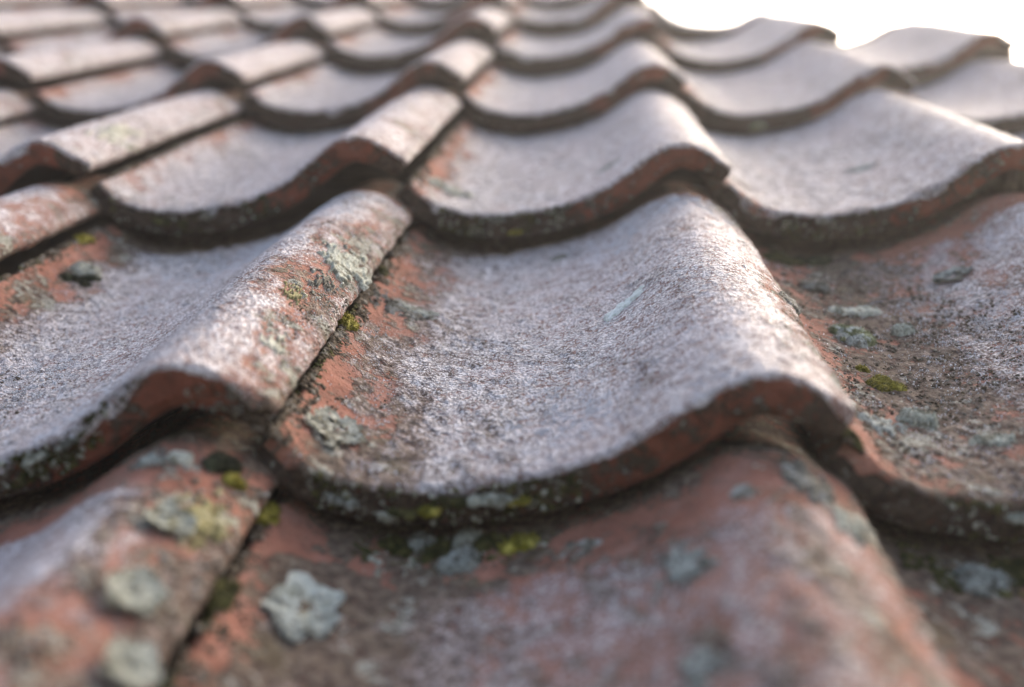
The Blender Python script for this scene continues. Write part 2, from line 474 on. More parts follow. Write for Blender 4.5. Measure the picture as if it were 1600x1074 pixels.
HI = {(0, 0), (-1, 0), (1, 0)}
def exists(i, j):
    if j < -2 or j > 6: return False
    if i in (1, 2) and j > 4: return False
    if i >= 3 and j > 2: return False
    return True
FARM = {}
TILE_AT = {}
TLAB = {(0, 0): 'frosted tile in sharp focus with a bare red left edge',
        (-1, 0): 'tile whose roll is bare red on its right flank below thick frost',
        (1, 0): 'tile with mossy brown gutter and clumps of lichen'}
for j in range(-2, 7):
    for i in range(-6, 4):
        if not exists(i, j): continue
        if j <= -2 and not -1 <= i <= 1: continue
        if j == -1 and not -3 <= i <= 2: continue
        if j == 0 and not -3 <= i <= 2: continue
        if (i, j) in HI: du_, dv_ = .00075, .00080
        elif j == -1 and i in (-1, 0): du_, dv_ = .0012, .0013
        elif j in (0, 1, -1) and -3 <= i <= 1: du_, dv_ = .0014, .0016
        elif j == 2: du_, dv_ = .003, .004
        else: du_, dv_ = .005, .008
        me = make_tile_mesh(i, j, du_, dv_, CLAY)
        o = bpy.data.objects.new('roof_tile', me); COL.objects.link(o)
        o.parent = roof
        a = adj(i, j)
        o.location = ((i + a[0]) * W, j * L, a[1] * W)
        if (i, j) in TLAB: o['label'] = TLAB[(i, j)]
        TILE_AT[(i, j)] = o
print('tiles', round(time.time() - T0, 1))

def on_tile(i, j, u, v, lift=0.0):
    """point and frame (roof coordinates) on the top of tile i,j"""
    a = adj(i, j)
    u = np.asarray(u, float); v = np.asarray(v, float)
    x, y, z = surf(u, v, a)
    e = 1e-3
    hx = (prof(u + e) - prof(u - e)) / (2 * e * W)
    nl = 1 / np.sqrt(1 + hx ** 2 + TILT ** 2)
    N = np.stack([-hx * nl, TILT * nl * np.ones_like(hx), nl], -1)
    P = np.stack([x + (i + a[0]) * W, y + j * L + 0 * x, z + a[1] * W], -1) + N * lift
    return P, N

# frost crystals standing on the tiles that are in focus
def frost_crystals(i, j, n, seed, vmax=.95):
    r = np.random.RandomState(seed)
    u = r.uniform(.03, 1.0, n * 2); v = r.uniform(.002, L * vmax, n * 2)
    a = adj(i, j); sd_ = (i + 11) * 53 + (j + 5) * 911; so = sd_ * 3.7
    fr, di, cr = top_masks(u, v / L, u * W + so, v, sd_, i, j)
    clump = fbm(u * W * 260 + 3, v * 260, None, seed, 2)
    keep = r.uniform(0, 1, n * 2) < np.clip(fr * 1.1 - .1, .02, 1) * sstep(clump, .40, .62)
    u, v = u[keep][:n], v[keep][:n]
    P, N = on_tile(i, j, u, v, 0.0002)
    P = P - np.array([(i + a[0]) * W, j * L, a[1] * W])
    m = len(u)
    s = r.uniform(.00022, .00052, m) * (1 + .6 * (r.uniform(0, 1, m) > .93))
    tet = np.array([[0, 0, 1.3], [1, 0, -.4], [-.5, .87, -.4], [-.5, -.87, -.4]])
    ang = r.uniform(0, 2 * np.pi, m); ca, sa = np.cos(ang), np.sin(ang)
    til = r.normal(0, .7, (m, 3)); D = N + til; D /= np.linalg.norm(D, axis=1)[:, None]
    T = np.cross(D, np.stack([ca, sa, 0 * ca], 1)); T /= np.linalg.norm(T, axis=1)[:, None] + 1e-9
    B = np.cross(D, T)
    V = P[:, None, :] + s[:, None, None] * (tet[None, :, 0, None] * T[:, None, :] + tet[None, :, 1, None] * B[:, None, :] + tet[None, :, 2, None] * D[:, None, :])
    F = np.array([[0, 1, 2], [0, 2, 3], [0, 3, 1], [1, 3, 2]])
    F = (np.arange(m)[:, None, None] * 4 + F[None]).reshape(-1, 3)
    me = mesh_from('frost_crystals', V.reshape(-1, 3), F, FROST, smooth=False)
    o = bpy.data.objects.new('frost_crystals', me); COL.objects.link(o)
    o.parent = TILE_AT[(i, j)]; o['kind'] = 'stuff'
FROST = simple_mat('frost', (.66, .65, .70), (.86, .86, .90), 300, None, .45)
frost_crystals(0, 0, 60000, 5)
frost_crystals(-1, 0, 45000, 6)
frost_crystals(1, 0, 36000, 7)
print('frost', round(time.time() - T0, 1))

# added fill under the slant-cut end tiles, blocks sky showing through
def gap_fill(i, j):
    a = adj(i, j); c0, c1 = CUT[(i, j)]
    us = np.linspace(.02, 1.0, 40)
    V = []; 
    for k, u in enumerate(us):
        yc = (c0 + (c1 - c0) * float(sstep(u, .05, .9))) * L
        for y, e in ((.014 if u > .55 else yc - .012, 0), (yc - .002 + .004 * math.sin(k * 1.7), 0)):
            x, yy, z = surf(np.array(u), np.array(y), a)
            V += [(float(x), y, float(z) - THICK * .6), (float(x), y, -.07)]
    F = []
    for k in range(39):
        b = k * 4
        F += [(b, b + 1, b + 5, b + 4), (b + 2, b + 6, b + 7, b + 3), (b, b + 4, b + 6, b + 2), (b + 1, b + 3, b + 7, b + 5)]
    me = bpy.data.meshes.new('gap_plug'); me.from_pydata(V, [], F); me.materials.append(simple_mat('gap_fill', (.12, .09, .07), (.24, .19, .15), 120))
    o = bpy.data.objects.new('gap_plug', me); COL.objects.link(o); o.parent = TILE_AT[(i, j)]
gap_fill(1, 4); gap_fill(2, 4)
def roll_plug(i, j, y0=.010):  # added dark fill inside the roll, blocks light showing under the lip
    a = adj(i, j); V = []; F = []
    us = np.linspace(.45, 1.005, 30)
    for k, u in enumerate(us):
        for q, y in enumerate((y0 + .0015 * math.sin(k * 2.1), .06)):
            x, yy, z = surf(np.array(u), np.array(y), a)
            V += [(float(x), y, float(z) - THICK * .62), (float(x), y, float(z) - THICK - .040)]
    for k in range(29):
        b = k * 4
        F += [(b, b + 1, b + 5, b + 4), (b + 2, b + 6, b + 7, b + 3), (b, b + 4, b + 6, b + 2), (b + 1, b + 3, b + 7, b + 5)]
    F += [(0, 2, 3, 1), (116, 117, 119, 118)]
    me = bpy.data.meshes.new('gap_plug'); me.from_pydata(V, [], F); me.materials.append(bpy.data.materials['gap_fill'])
    o = bpy.data.objects.new('gap_plug', me); COL.objects.link(o); o.parent = TILE_AT[(i, j)]
roll_plug(1, 3); roll_plug(2, 3); roll_plug(1, 1, .032)

# boarded deck under the tiles, stops light from below
def box(name, x0, x1, y0, y1, z0, z1, mat, parent):
    V = [(x, y, z) for z in (z0, z1) for y in (y0, y1) for x in (x0, x1)]
    F = [(0, 2, 3, 1), (4, 5, 7, 6), (0, 1, 5, 4), (2, 6, 7, 3), (0, 4, 6, 2), (1, 3, 7, 5)]
    me = bpy.data.meshes.new(name); me.from_pydata(V, [], F); me.materials.append(mat)
    o = bpy.data.objects.new(name, me); COL.objects.link(o); o.parent = parent
    return o
WOOD = simple_mat('old_wood', (.05, .035, .024), (.10, .07, .05), 30)
box('roof_deck', -6 * W, 1.0 * W, -2 * L, 7 * L, -.075, -.055, WOOD, roof)
box('roof_deck', 1.0 * W + .001, 3 * W, -2 * L, 4.05 * L, -.075, -.055, WOOD, roof)
box('verge_board', 1.03 * W, 1.03 * W + .018, 4.1 * L, 7 * L, -.11, -.012, WOOD, roof)
box('verge_board', 3.03 * W, 3.03 * W + .018, -2 * L, 3.0 * L, -.11, -.012, WOOD, roof)
for j in range(-1, 7):
    box('batten', -6 * W, (1.0 if j > 3 else 2.9) * W, (j + 1) * L - .055 - .0, (j + 1) * L - .03, -.0549, -.046, WOOD, roof)

# ------------------------------------------------------------------ moss and lichen
def place(name, V, F, mat, i, j, u, v, label, cat, group=None, smooth=False):
    """V in roof coordinates -> a thing with its origin on the tile"""
    c, n = on_tile(i, j, u, v)
    me = mesh_from(name, V - c, F, mat, smooth=smooth)
    o = bpy.data.objects.new(name, me); COL.objects.link(o)
    o.matrix_world = ROOF @ Matrix.Translation(Vector(c))
    o['label'] = label; o['category'] = cat
    if group: o['group'] = group
    return o

def crust(i, j, u, v, ru, rv, label, mat, seed, h=.0018, name='lichen_patch', res=46, ang=0., hole=0., lobes=.35, cut=.0, cat='lichen'):
    """a leafy crust lying on the tile: ru, rv half sizes in metres"""
    k = np.linspace(-1.45, 1.45, res)
    A, B = np.meshgrid(k, k)
    th = np.arctan2(B, A); rad = np.hypot(A, B)
    n = fbm(A * 2.2 + seed * 3.1, B * 2.2 + seed, None, seed, 4, .6)
    n2 = fbm(A * 6 + seed, B * 6 + 5, None, seed + 3, 3, .6)
    edge = 1 + lobes * (fbm(np.cos(th) * 2.5 + seed, np.sin(th) * 2.5, None, seed + 9, 3, .6) - .5) * 2
    f = 1 - rad / edge + (n - .5) * .55 - cut * (1 - sstep(n2, .4, .6))
    prof_h = np.clip(f * 5, 0, 1) ** .6
    rim = 1 - hole * np.exp(-(rad / .45) ** 2)
    n3_ = fbm(A * 15 + seed, B * 15 + 5, None, seed + 13, 3, .65)
    H = h * .58 * prof_h * (.15 + .8 * n2 + .75 * n3_) * rim - .0006 * (f <= .0)
    ca, sa = math.cos(ang), math.sin(ang)
    da = A * ru * ca - B * rv * sa; db = A * ru * sa + B * rv * ca
    slope = 1.0
    uu = u + da / W; vv = v + db
    P, N = on_tile(i, j, np.clip(uu, -.004, UEND), np.clip(vv, .0006, LT))
    V = P + N * (H + .0004)[..., None]
    V = V.reshape(-1, 3)
    F = grid_faces(res, res)
    keep = (f.ravel()[F] > -.04).any(1)
    F = F[keep]
    used = np.unique(F); m = np.full(len(V), -1); m[used] = np.arange(len(used))
    return place(name, V[used], m[F], mat, i, j, u, v, label, cat, smooth=False)

def tuft(i, j, u, v, r, hgt, label, mat, seed, n=500, name='moss_clump', cat='moss', leaf=.0011, squash=1.0, off=(0, 0, 0), blob=False, frost=0.0):
    """a cushion: a mound thick with small pointed leaves (or knobbly branches)"""
    rs = np.random.RandomState(seed)
    c, N0 = on_tile(i, j, u, v)
    off = np.array(off, float)
    e1 = np.cross(N0, (0, 1, 0)); e1 /= np.linalg.norm(e1); e2 = np.cross(N0, e1)
    # mound made of several bumps
    kb = 7
    bc = rs.normal(0, .42, (kb, 2)) * r * (1, squash); br = rs.uniform(.4, .75, kb) * r
    Vs, Fs, base = [], [], 0
    ph, tt = np.meshgrid(np.linspace(0, 2 * math.pi, 13)[:-1], np.linspace(0.02, math.pi / 2 + .3, 6))
    pts, nrm = [], []
    for q in range(kb):
        sx = np.cos(ph) * np.sin(tt); sy = np.sin(ph) * np.sin(tt); sz = np.cos(tt)
        S = (c + off + (bc[q, 0] + sx * br[q])[..., None] * e1 + (bc[q, 1] + sy * br[q] * squash)[..., None] * e2 + (sz * br[q] * hgt / r * .8)[..., None] * N0)
        V = S.reshape(-1, 3); nu = 12; nr = 6
        a = np.array([(b * nu + k, b * nu + (k + 1) % nu, (b + 1) * nu + (k + 1) % nu, (b + 1) * nu + k) for b in range(nr - 1) for k in range(nu)])
        Vs.append(V); Fs.append(np.concatenate([a[:, [0, 2, 1]], a[:, [0, 3, 2]]]) + base); base += len(V)
    m = n
    q = rs.randint(0, kb, m); p = rs.uniform(0, 2 * math.pi, m); t = np.arccos(rs.uniform(-.1, 1, m))
    dx, dy, dz = np.cos(p) * np.sin(t), np.sin(p) * np.sin(t), np.cos(t)
    D = dx[:, None] * e1 + (dy * squash)[:, None] * e2 + (dz)[:, None] * N0
    P = c + off + (bc[q, 0] + dx * br[q] * .95)[:, None] * e1 + (bc[q, 1] + dy * br[q] * .95 * squash)[:, None] * e2 + (dz * br[q] * hgt / r * .76)[:, None] * N0
    D = D + rs.normal(0, .45, (m, 3)); D /= np.linalg.norm(D, axis=1)[:, None]
    Tn = np.cross(D, rs.normal(0, 1, (m, 3))); Tn /= np.linalg.norm(Tn, axis=1)[:, None]; Bn = np.cross(D, Tn)
    ln = leaf * rs.uniform(.6, 1.5, m); wd = ln * (.42 if not blob else .62)
    if not blob:
        V = np.stack([P - Tn * wd[:, None] * .5, P + Tn * wd[:, None] * .5, P + D * ln[:, None] * .55 + Bn * wd[:, None] * .5, P + D * ln[:, None]], 1)
        F = np.array([[0, 1, 3], [1, 2, 3], [2, 0, 3]])
    else:
        V = np.stack([P + Tn * wd[:, None] * .5, P + Bn * wd[:, None] * .5, P - Tn * wd[:, None] * .5, P - Bn * wd[:, None] * .5,
                      P + D * ln[:, None] * .8 + Tn * wd[:, None] * .35, P + D * ln[:, None] * .8 - Tn * wd[:, None] * .35], 1)
        F = np.array([[0, 1, 4], [1, 2, 5], [1, 5, 4], [2, 3, 5], [3, 0, 4], [3, 4, 5]])
    k = V.shape[1]
    Vs.append(V.reshape(-1, 3)); Fs.append((np.arange(m)[:, None, None] * k + F[None]).reshape(-1, 3) + base)
    o = place(name, np.concatenate(Vs), np.concatenate(Fs), mat, i, j, u, v, label, cat)
    return o

def rosette(i, j, u, v, r, label, mat, mat2, seed, n=170, plate=.0030, stretch=1.25, rim=.35):
    """a leafy lichen: overlapping lobes that curl up at their tips, ring on ring, over a darker crust"""
    rs = np.random.RandomState(seed)
    rad = np.sqrt(rs.uniform(.02, 1, n)); th = rs.uniform(0, 2 * np.pi, n)
    lob = 1 + .22 * np.sin(th * 5 + seed) + .14 * np.sin(th * 9 + 2)
    rad = np.where(rs.uniform(0, 1, n) < .55, .62 + .38 * rad, rad); rr_ = rad * r * lob
    k = 5
    ax = np.linspace(0, 1, 4); wd = np.array([.35, .9, 1.0, .45])
    V = []; F = []
    for q in range(n):
        ln = plate * rs.uniform(.7, 1.35) * (.55 + .6 * rad[q]); w = ln * rs.uniform(.38, .6)
        a = th[q] + rs.normal(0, .45); tilt = rs.uniform(.02, .34) + rim * .35 * (rad[q] > .75)
        ca, sa = math.cos(a), math.sin(a)
        row = []
        for m in range(4):
            for e in (-1, 0, 1):
                f = ax[m] * ln; side = e * w * wd[m]
                pa = rr_[q] * math.cos(th[q]) + f * ca * math.cos(tilt * ax[m]) - side * sa
                pb = rr_[q] * math.sin(th[q]) + f * sa * math.cos(tilt * ax[m]) + side * ca
                h = .0004 + .0006 * rad[q] + f * math.sin(tilt) * ax[m] * .9 + abs(e) * w * .35 + rs.uniform(0, .0003)
                row.append((pa, pb * stretch, h))
        b = len(V)
        V += row
        F += [(b + m * 3 + e, b + m * 3 + e + 1, b + m * 3 + e + 4, b + m * 3 + e + 3) for m in range(3) for e in (0, 1)]
    V = np.array(V)
    P, N = on_tile(i, j, np.clip(u + V[:, 0] / W, 0, UEND), np.clip(v + V[:, 1], .0005, LT))
    o = place('lichen_rosette', P + N * V[:, 2:3], np.array(F), mat, i, j, u, v, label, 'lichen')
    A = np.linspace(-1.2, 1.2, 30); A, B = np.meshgrid(A, A)
    rad2 = np.hypot(A, B); nn = fbm(A * 3 + seed, B * 3, None, seed, 4, .6)
    f = 1 - rad2 + (nn - .5) * .6
    H = .0009 * np.clip(f * 4, 0, 1) * (.4 + nn) - .0003
    P, N = on_tile(i, j, np.clip(u + A * r / W, 0, UEND), np.clip(v + B * r * stretch, .0005, LT))
    V2 = (P + N * H[..., None]).reshape(-1, 3); F2 = grid_faces(30, 30); F2 = F2[(f.ravel()[F2] > 0).any(1)]
    c, _ = on_tile(i, j, u, v)
    me = mesh_from('crust', V2 - c, F2, mat2, smooth=False)
    ch = bpy.data.objects.new('crust', me); COL.objects.link(ch); ch.parent = o
    return o

# lichens that can be picked out one by one
crust(-1, 0, .965, .1655, .0125, .024, 'thick ragged grey-white lichen crust on the red roll flank above the yellow moss', LICH_G, 3, .0034, ang=.15, lobes=.6, cut=.35, res=90)
crust(0, 0, .105, .186, .016, .011, 'broken grey-green lichen crust on the centre tile, right of the yellow moss tuft', LICH_K, 5, .0026, lobes=.7, cut=.8, res=80)
crust(0, 0, .125, .192, .014, .005, 'narrow pale strip of lichen topping the broken crust in the centre tile', LICH_P, 6, .0030, lobes=.6, cut=.5, res=70)
crust(0, 0, .650, .1480, .0046, .0120, 'long pale green-white lichen flake alone on the frosted middle of the centre tile', LICH_F, 8, .0034, ang=-.95, lobes=.5, cut=.2, res=70)
rosette(0, 0, .087, .0315, .0080, 'round pale scalloped lichen on bare red clay at the lower left of the centre tile', LICH_P, LICH_K, 9, 300, .0020, 1.25)
rosette(0, -1, .112, .2800, .0088, 'large round grey-green lichen rosette with darker centre on the lowest row, bottom left', LICH_W, LICH_O, 10, 620, .0022, 1.35)
crust(0, 0, 1.005, .1300, .006, .012, 'small dark grey crust on the right edge of the centre tile roll', LICH_K, 11, .0030, lobes=.5, cut=.3, res=50)
crust(-1, 0, .955, .0420, .006, .017, 'pale lichen streak low on the red roll flank left of the centre tile', LICH_P, 13, .0018, ang=.2, lobes=.6, cut=.7, res=70)
crust(-1, 0, .950, .1290, .0055, .014, 'olive-grey flaky lichen on the red roll flank level with the yellow moss', LICH_K, 14, .0020, lobes=.8, cut=1.0, res=70)
crust(-1, 0, .925, .0990, .0045, .014, 'thin dark olive lichen streak on the red roll flank below the thick grey crust', LICH_O, 15, .0015, lobes=.8, cut=1.0, res=60)
rosette(-1, -1, .925, .2740, .0034, 'pale leafy lichen beside the olive patch on the front left roll', LICH_G, LICH_O, 16, 260, .0024, 1.2)
crust(-1, -1, .955, .2830, .0080, .015, 'olive and yellow lichen patch high on the front left roll', LICH_O, 17, .0016, lobes=.6, cut=.6, res=70)
rosette(-1, -1, .945, .2370, .0036, 'blurred pale grey lichen disc lower down the front left roll', LICH_G, LICH_K, 18, 260, .0024, 1.4)
rosette(-1, -1, .985, .2120, .0028, 'blurred grey lichen near the bottom edge of the picture on the front left roll', LICH_G, LICH_K, 19, 220, .0024, 1.4)
crust(-1, -1, .875, .3140, .0040, .0040, 'small white lichen spot near the top of the front left roll', LICH_P, 20, .0025, lobes=.3)
crust(-1, -1, .825, .3120, .0050, .0045, 'faint blue-grey lichen spot left of the small white one on the front left roll', LICH_B, 21, .0020, lobes=.5, cut=.5)
crust(0, -1, .905, .3080, .0085, .016, 'dark grey lichen patch on the lowest roll, below the right end of the centre tile', LICH_K, 22, .0030, lobes=.5, cut=.5, res=60)
crust(0, -1, .945, .2860, .006, .012, 'pale broken lichen below the dark patch on the shoulder of the lowest roll', LICH_G, 23, .0024, lobes=.6, cut=.8, res=60)
crust(0, -1, .700, .2740, .0075, .013, 'blue-grey lichen patch in the middle of the lowest tile', LICH_B, 24, .0030, lobes=.6, cut=.6, res=60)
crust(0, -1, .700, .2230, .0060, .009, 'blurred grey-blue lichen at the bottom edge of the picture, right of centre', LICH_B, 25, .0030, lobes=.5, cut=.4)
crust(0, -1, .545, .3140, .0075, .006, 'sooty ring-shaped lichen high on the lowest tile, right of the moss under the lip', LICH_K, 26, .0018, hole=.9, lobes=.5, cut=.5)
crust(0, -1, .800, .3000, .0035, .005, 'small dark lichen fleck on the lowest roll above the blue-grey patch', LICH_K, 27, .0018, lobes=.5)
rosette(1, 0, .555, .2450, .0065, 'frosted grey lichen cushion alone on the right-hand tile, well right of the gutter', LICH_B, LICH_K, 28, 220, .0024, 1.0)
crust(1, 0, .275, .2160, .012, .008, 'flat blue-white lichen in the gutter of the right-hand tile', LICH_P, 29, .0026, lobes=.5, cut=.5, res=60)
crust(0, 1, .110, .0520, .016, .014, 'white lichen smear at the lower left corner of the tile above the centre tile', LICH_P, 30, .0018, lobes=.7, cut=.8, res=60)
crust(1, 1, .530, .1110, .012, .008, 'faint grey lichen fleck in the middle of the frosted tile at upper right', LICH_B, 31, .0014, lobes=.4, cut=.4)
crust(0, 1, .640, .0600, .009, .007, 'faint grey lichen fleck on the frosted tile above the centre tile', LICH_B, 32, .0012, lobes=.4, cut=.6)
crust(-2, 1, .955, .0750, .012, .030, 'pale green-white lichen crust on the flank of the upper left roll', LICH_P, 33, .0022, lobes=.6, cut=.8, res=60)
crust(0, 0, .480, .2980, .0055, .006, 'small dark lichen fleck high on the centre tile under the next row', LICH_K, 34, .0016, lobes=.4)
crust(1, 0, .34, .1800, .0055, .0045, 'small grey-brown lichen clump on the right-hand tile, right of the frost-tipped moss cushion', LICH_G, 35, .0056, lobes=.4)
crust(1, 0, .215, .0680, .0075, .006, 'dark crusty clump low in the gutter of the right-hand tile', LICH_G, 36, .0060, lobes=.4, cut=.2)
crust(1, 0, .33, .0480, .008, .006, 'grey lichen low on the right-hand tile near its front lip', LICH_G, 37, .0026, lobes=.5, cut=.5)
crust(1, 0, .13, .0560, .010, .010, 'whitish lichen film on bare clay beside the end of the centre roll', LICH_B, 38, .0012, lobes=.6, cut=.8)

# moss cushions
tuft(0, 0, .014, .1290, .0048, .0050, 'bright yellow-green moss tuft squeezed in the joint left of the centre tile', MOSS_Y, 1, 1300, leaf=.0011, squash=1.5)
tuft(1, 0, .188, .1710, .0092, .0090, 'frost-tipped grey-green moss cushion right beside the centre roll', MOSS_F, 2, 2200, leaf=.0012, squash=.8)
crust(1, 0, .205, .1600, .0055, .004, 'small blue-grey lichen tucked in front of the frost-tipped moss cushion', LICH_B, 40, .0050, lobes=.3)
tuft(1, 0, .202, .1060, .0072, .0052, 'yellow moss cushion in the gutter of the right-hand tile', MOSS_Y, 3, 1900, leaf=.0011, squash=.8)
tuft(1, 0, .172, .1215, .0032, .0032, 'tiny yellow moss tuft just above the larger yellow cushion', MOSS_Y, 4, 500, leaf=.0010)
tuft(1, 0, .27, .3200, .0100, .0080, 'dark grey moss cushion under the lip of the upper right tile', MOSS_D, 5, 1500, leaf=.0014, squash=.8)
tuft(1, 0, .165, .3150, .0085, .0050, 'olive moss cushion left of the dark grey one under the upper right lip', MOSS_G, 6, 1200, leaf=.0014)
tuft(1, 0, .205, .2570, .0075, .0062, 'grey frosted moss lump between the olive cushion and the frost-tipped one', LICH_K, 7, 1200, leaf=.0014, blob=True)
tuft(-1, 0, .105, .2430, .0070, .0062, 'dark moss cushion with a white frosted top on the tile at far left', MOSS_D, 8, 1500, leaf=.0014)
crust(-1, 0, .105, .2520, .0080, .008, 'frosted pale lichen capping the dark moss cushion at far left', LICH_P, 41, .0090, lobes=.3)
tuft(-1, -1, .932, .3190, .0055, .0050, 'dark green moss tuft at the top of the front left roll', MOSS_D, 9, 900, leaf=.0013)
tuft(-1, -1, .965, .3130, .0032, .0030, 'small bright green moss tuft touching the dark one on the front left roll', MOSS_Y, 10, 500, leaf=.0012)
tuft(0, -1, .345, .3150, .0062, .0078, 'blue-grey branching lichen puff standing in front of the moss below the centre lip', LICH_B, 11, 900, name='lichen_puff', cat='lichen', leaf=.0018, blob=True)
for k, (u, v, r, lab, m, bl) in enumerate([
    (.215, .3290, .0052, 'green moss tuft at the left end of the moss row under the centre lip', MOSS_G, False),
    (.262, .3320, .0058, 'grey lichen knob at the left of the row under the centre lip', LICH_B, True),
    (.300, .3280, .0050, 'green moss tuft behind the blue-grey puff under the centre lip', MOSS_G, False),
    (.340, .3330, .0060, 'grey lichen knob in the middle of the row under the centre lip', LICH_G, True),
    (.385, .3290, .0055, 'dark green moss tuft right of the blue-grey puff under the centre lip', MOSS_G, False),
    (.440, .3270, .0058, 'bright green moss tuft at the right end of the moss row under the centre lip', MOSS_Y, False)]):
    tuft(0, -1, u, v, r, r, lab, m, 30 + k, 700, leaf=.0014, blob=bl, name='lichen_puff' if bl else 'moss_clump', cat='lichen' if bl else 'moss')
# growth on the thick front lips
for k, (i, j, u, dz, r, lab, m, bl) in enumerate([
    (0, 0, .235, -.010, .0036, 'green moss tuft on the front lip of the centre tile, left of the others', MOSS_G, False),
    (0, 0, .285, -.009, .0046, 'yellow-green moss tuft on the lip of the centre tile below the deepest part', MOSS_Y, False),
    (0, 0, .335, -.006, .0040, 'green moss tuft between two pale lichens on the centre lip', MOSS_G, False),
    (0, 0, .372, -.006, .0040, 'pale green lichen knob on the centre lip, left of a pair', LICH_G, True),
    (0, 0, .402, -.007, .0036, 'pale green lichen knob on the centre lip, right of a pair', LICH_G, True),
    (0, 0, .440, -.009, .0034, 'yellow-green moss tuft at the right end of the growth on the centre lip', MOSS_Y, False),
    (0, 0, .13, -.009, .0030, 'grey lichen knob on the centre lip near its left corner', LICH_B, True),
    (0, 0, .205, -.012, .0030, 'white lichen knob low on the left half of the centre lip', LICH_P, True),
    (-1, 0, .575, -.005, .0044, 'pale green lichen on the lip of the left tile near the picture edge', LICH_G, True),
    (-1, 0, .640, -.006, .0032, 'small pale lichen on the lip of the left tile, right of a larger one', LICH_B, True),
    (1, 0, .290, -.006, .0040, 'pale grey lichen knob on the lip of the right-hand tile', LICH_G, True),
    (1, 0, .335, -.010, .0052, 'dark green moss tuft on the lip of the right-hand tile at the picture edge', MOSS_G, False),
    (0, 1, .335, -.013, .0040, 'green moss tuft on the lip of the tile above the centre tile', MOSS_Y, False),
    (0, 1, .290, -.004, .0040, 'grey lichen knob on the lip of the tile above the centre tile', LICH_K, True),
    (1, 1, .300, -.004, .0048, 'grey lichen knob on the lip of the upper right tile', LICH_K, True),
    (-1, 1, .22, -.008, .0050, 'dark green moss tuft on the lip of the upper left tile', MOSS_G, False),
    (-1, 1, .36, -.006, .0050, 'grey-green lichen knob on the lip of the upper left tile', LICH_K, True),
    (1, 2, .33, -.012, .0070, 'pale moss knob on the shaded lip in the third row at right', MOSS_F, False)]):
    tuft(i, j, u, .001, r, r * .9, lab, m, 60 + k, 420, leaf=.0012, blob=bl, off=(0, -.0008, dz), name='lichen_puff' if bl else 'moss_clump', cat='lichen' if bl else 'moss')
tuft(1, -1, .235, .3170, .0075, .0060, 'pale frosted lichen clump under the lip of the right-hand tile at the picture edge', LICH_B, 90, 700, name='lichen_puff', cat='lichen', leaf=.0018, blob=True)
tuft(1, -1, .300, .3260, .0075, .0060, 'dark green moss under the lip of the right-hand tile at the picture edge', MOSS_G, 91, 700, leaf=.0014)
tuft(0, -1, .004, .3180, .0040, .0045, 'yellow-green moss tuft in the joint below the left corner of the centre tile', MOSS_Y, 92, 600, leaf=.0013, squash=1.4)
tuft(0, -1, .012, .2700, .0040, .0040, 'olive moss tuft in the joint left of the large round lichen', MOSS_G, 93, 600, leaf=.0013, squash=1.8)
tuft(-1, 0, .010, .2950, .0045, .0045, 'yellow-green moss tuft in the joint at the far left below the second row', MOSS_Y, 94, 600, leaf=.0013, squash=1.6)
tuft(1, 0, .012, .0120, .0045, .0040, 'dark yellow-green moss in the gap beside the right tip of the centre tile', MOSS_G, 95, 700, leaf=.0012, squash=1.4)
tuft(0, 0, .006, .2240, .0030, .0030, 'small olive moss tuft high in the joint left of the centre tile', MOSS_G, 96, 500, leaf=.0011, squash=2.2)

# moss and soil crumbs packed in the joints, loose grit lying in the gutters
def crumbs(i, j, n, seed, mat, u0, u1, v0, v1, s0, s1, name, dens=.5, gamma=1.0, lift=0.0):
    r = np.random.RandomState(seed)
    u = u0 + (u1 - u0) * r.uniform(0, 1, n * 3) ** gamma; v = r.uniform(v0, v1, n * 3)
    k = fbm(u * W * 90 + seed, v * 90, None, seed, 3, .6) > dens
    u, v = u[k][:n], v[k][:n]
    a = adj(i, j)
    P, N = on_tile(i, j, u, v, lift)
    P = P - np.array([(i + a[0]) * W, j * L, a[1] * W])
    m = len(u)
    s = r.uniform(0, 1, m) ** 2.2 * (s1 - s0) + s0
    oc = np.array([[1, 0, 0], [0, 1, 0], [-1, 0, 0], [0, -1, 0], [0, 0, .75], [0, 0, -.4]])
    V = oc[None] * s[:, None, None] * r.uniform(.55, 1.25, (m, 6, 1))
    an = r.uniform(0, 6.28, m); c_, s_ = np.cos(an), np.sin(an)
    V = np.stack([V[..., 0] * c_[:, None] - V[..., 1] * s_[:, None], V[..., 0] * s_[:, None] + V[..., 1] * c_[:, None], V[..., 2]], -1) + P[:, None]
    F = np.array([[0, 1, 4], [1, 2, 4], [2, 3, 4], [3, 0, 4], [1, 0, 5], [2, 1, 5], [3, 2, 5], [0, 3, 5]])
    F = (np.arange(m)[:, None, None] * 6 + F[None]).reshape(-1, 3)
    me = mesh_from(name, V.reshape(-1, 3), F, mat, smooth=False)
    o = bpy.data.objects.new(name, me); COL.objects.link(o)
    o.parent = TILE_AT[(i, j)]; o['kind'] = 'stuff'
SOIL = simple_mat('crumbly_soil', (.045, .035, .025), (.17, .13, .09), 700, (.30, .28, .24))
for (i, j, n) in ((0, 0, 3200), (1, 0, 2400), (0, -1, 1800), (-1, 0, 1500), (0, 1, 900), (-1, 1, 900)):
    crumbs(i, j, n, 200 + i * 7 + j, SOIL, .002, .034, .004, .32, .0003, .0026, 'joint_crumbs', .44, 2.0, -.0004)
    crumbs(i, j, n // 3, 230 + i * 7 + j, MOSS_G, .002, .022, .02, .32, .0003, .0013, 'joint_moss', .55, 1.4)
crumbs(0, 0, 3800, 301, SOIL, .05, .42, .004, .31, .0002, .0011, 'loose_grit', .52)
crumbs(1, 0, 6500, 302, SOIL, .06, .62, .004, .31, .0002, .0014, 'loose_grit', .47)
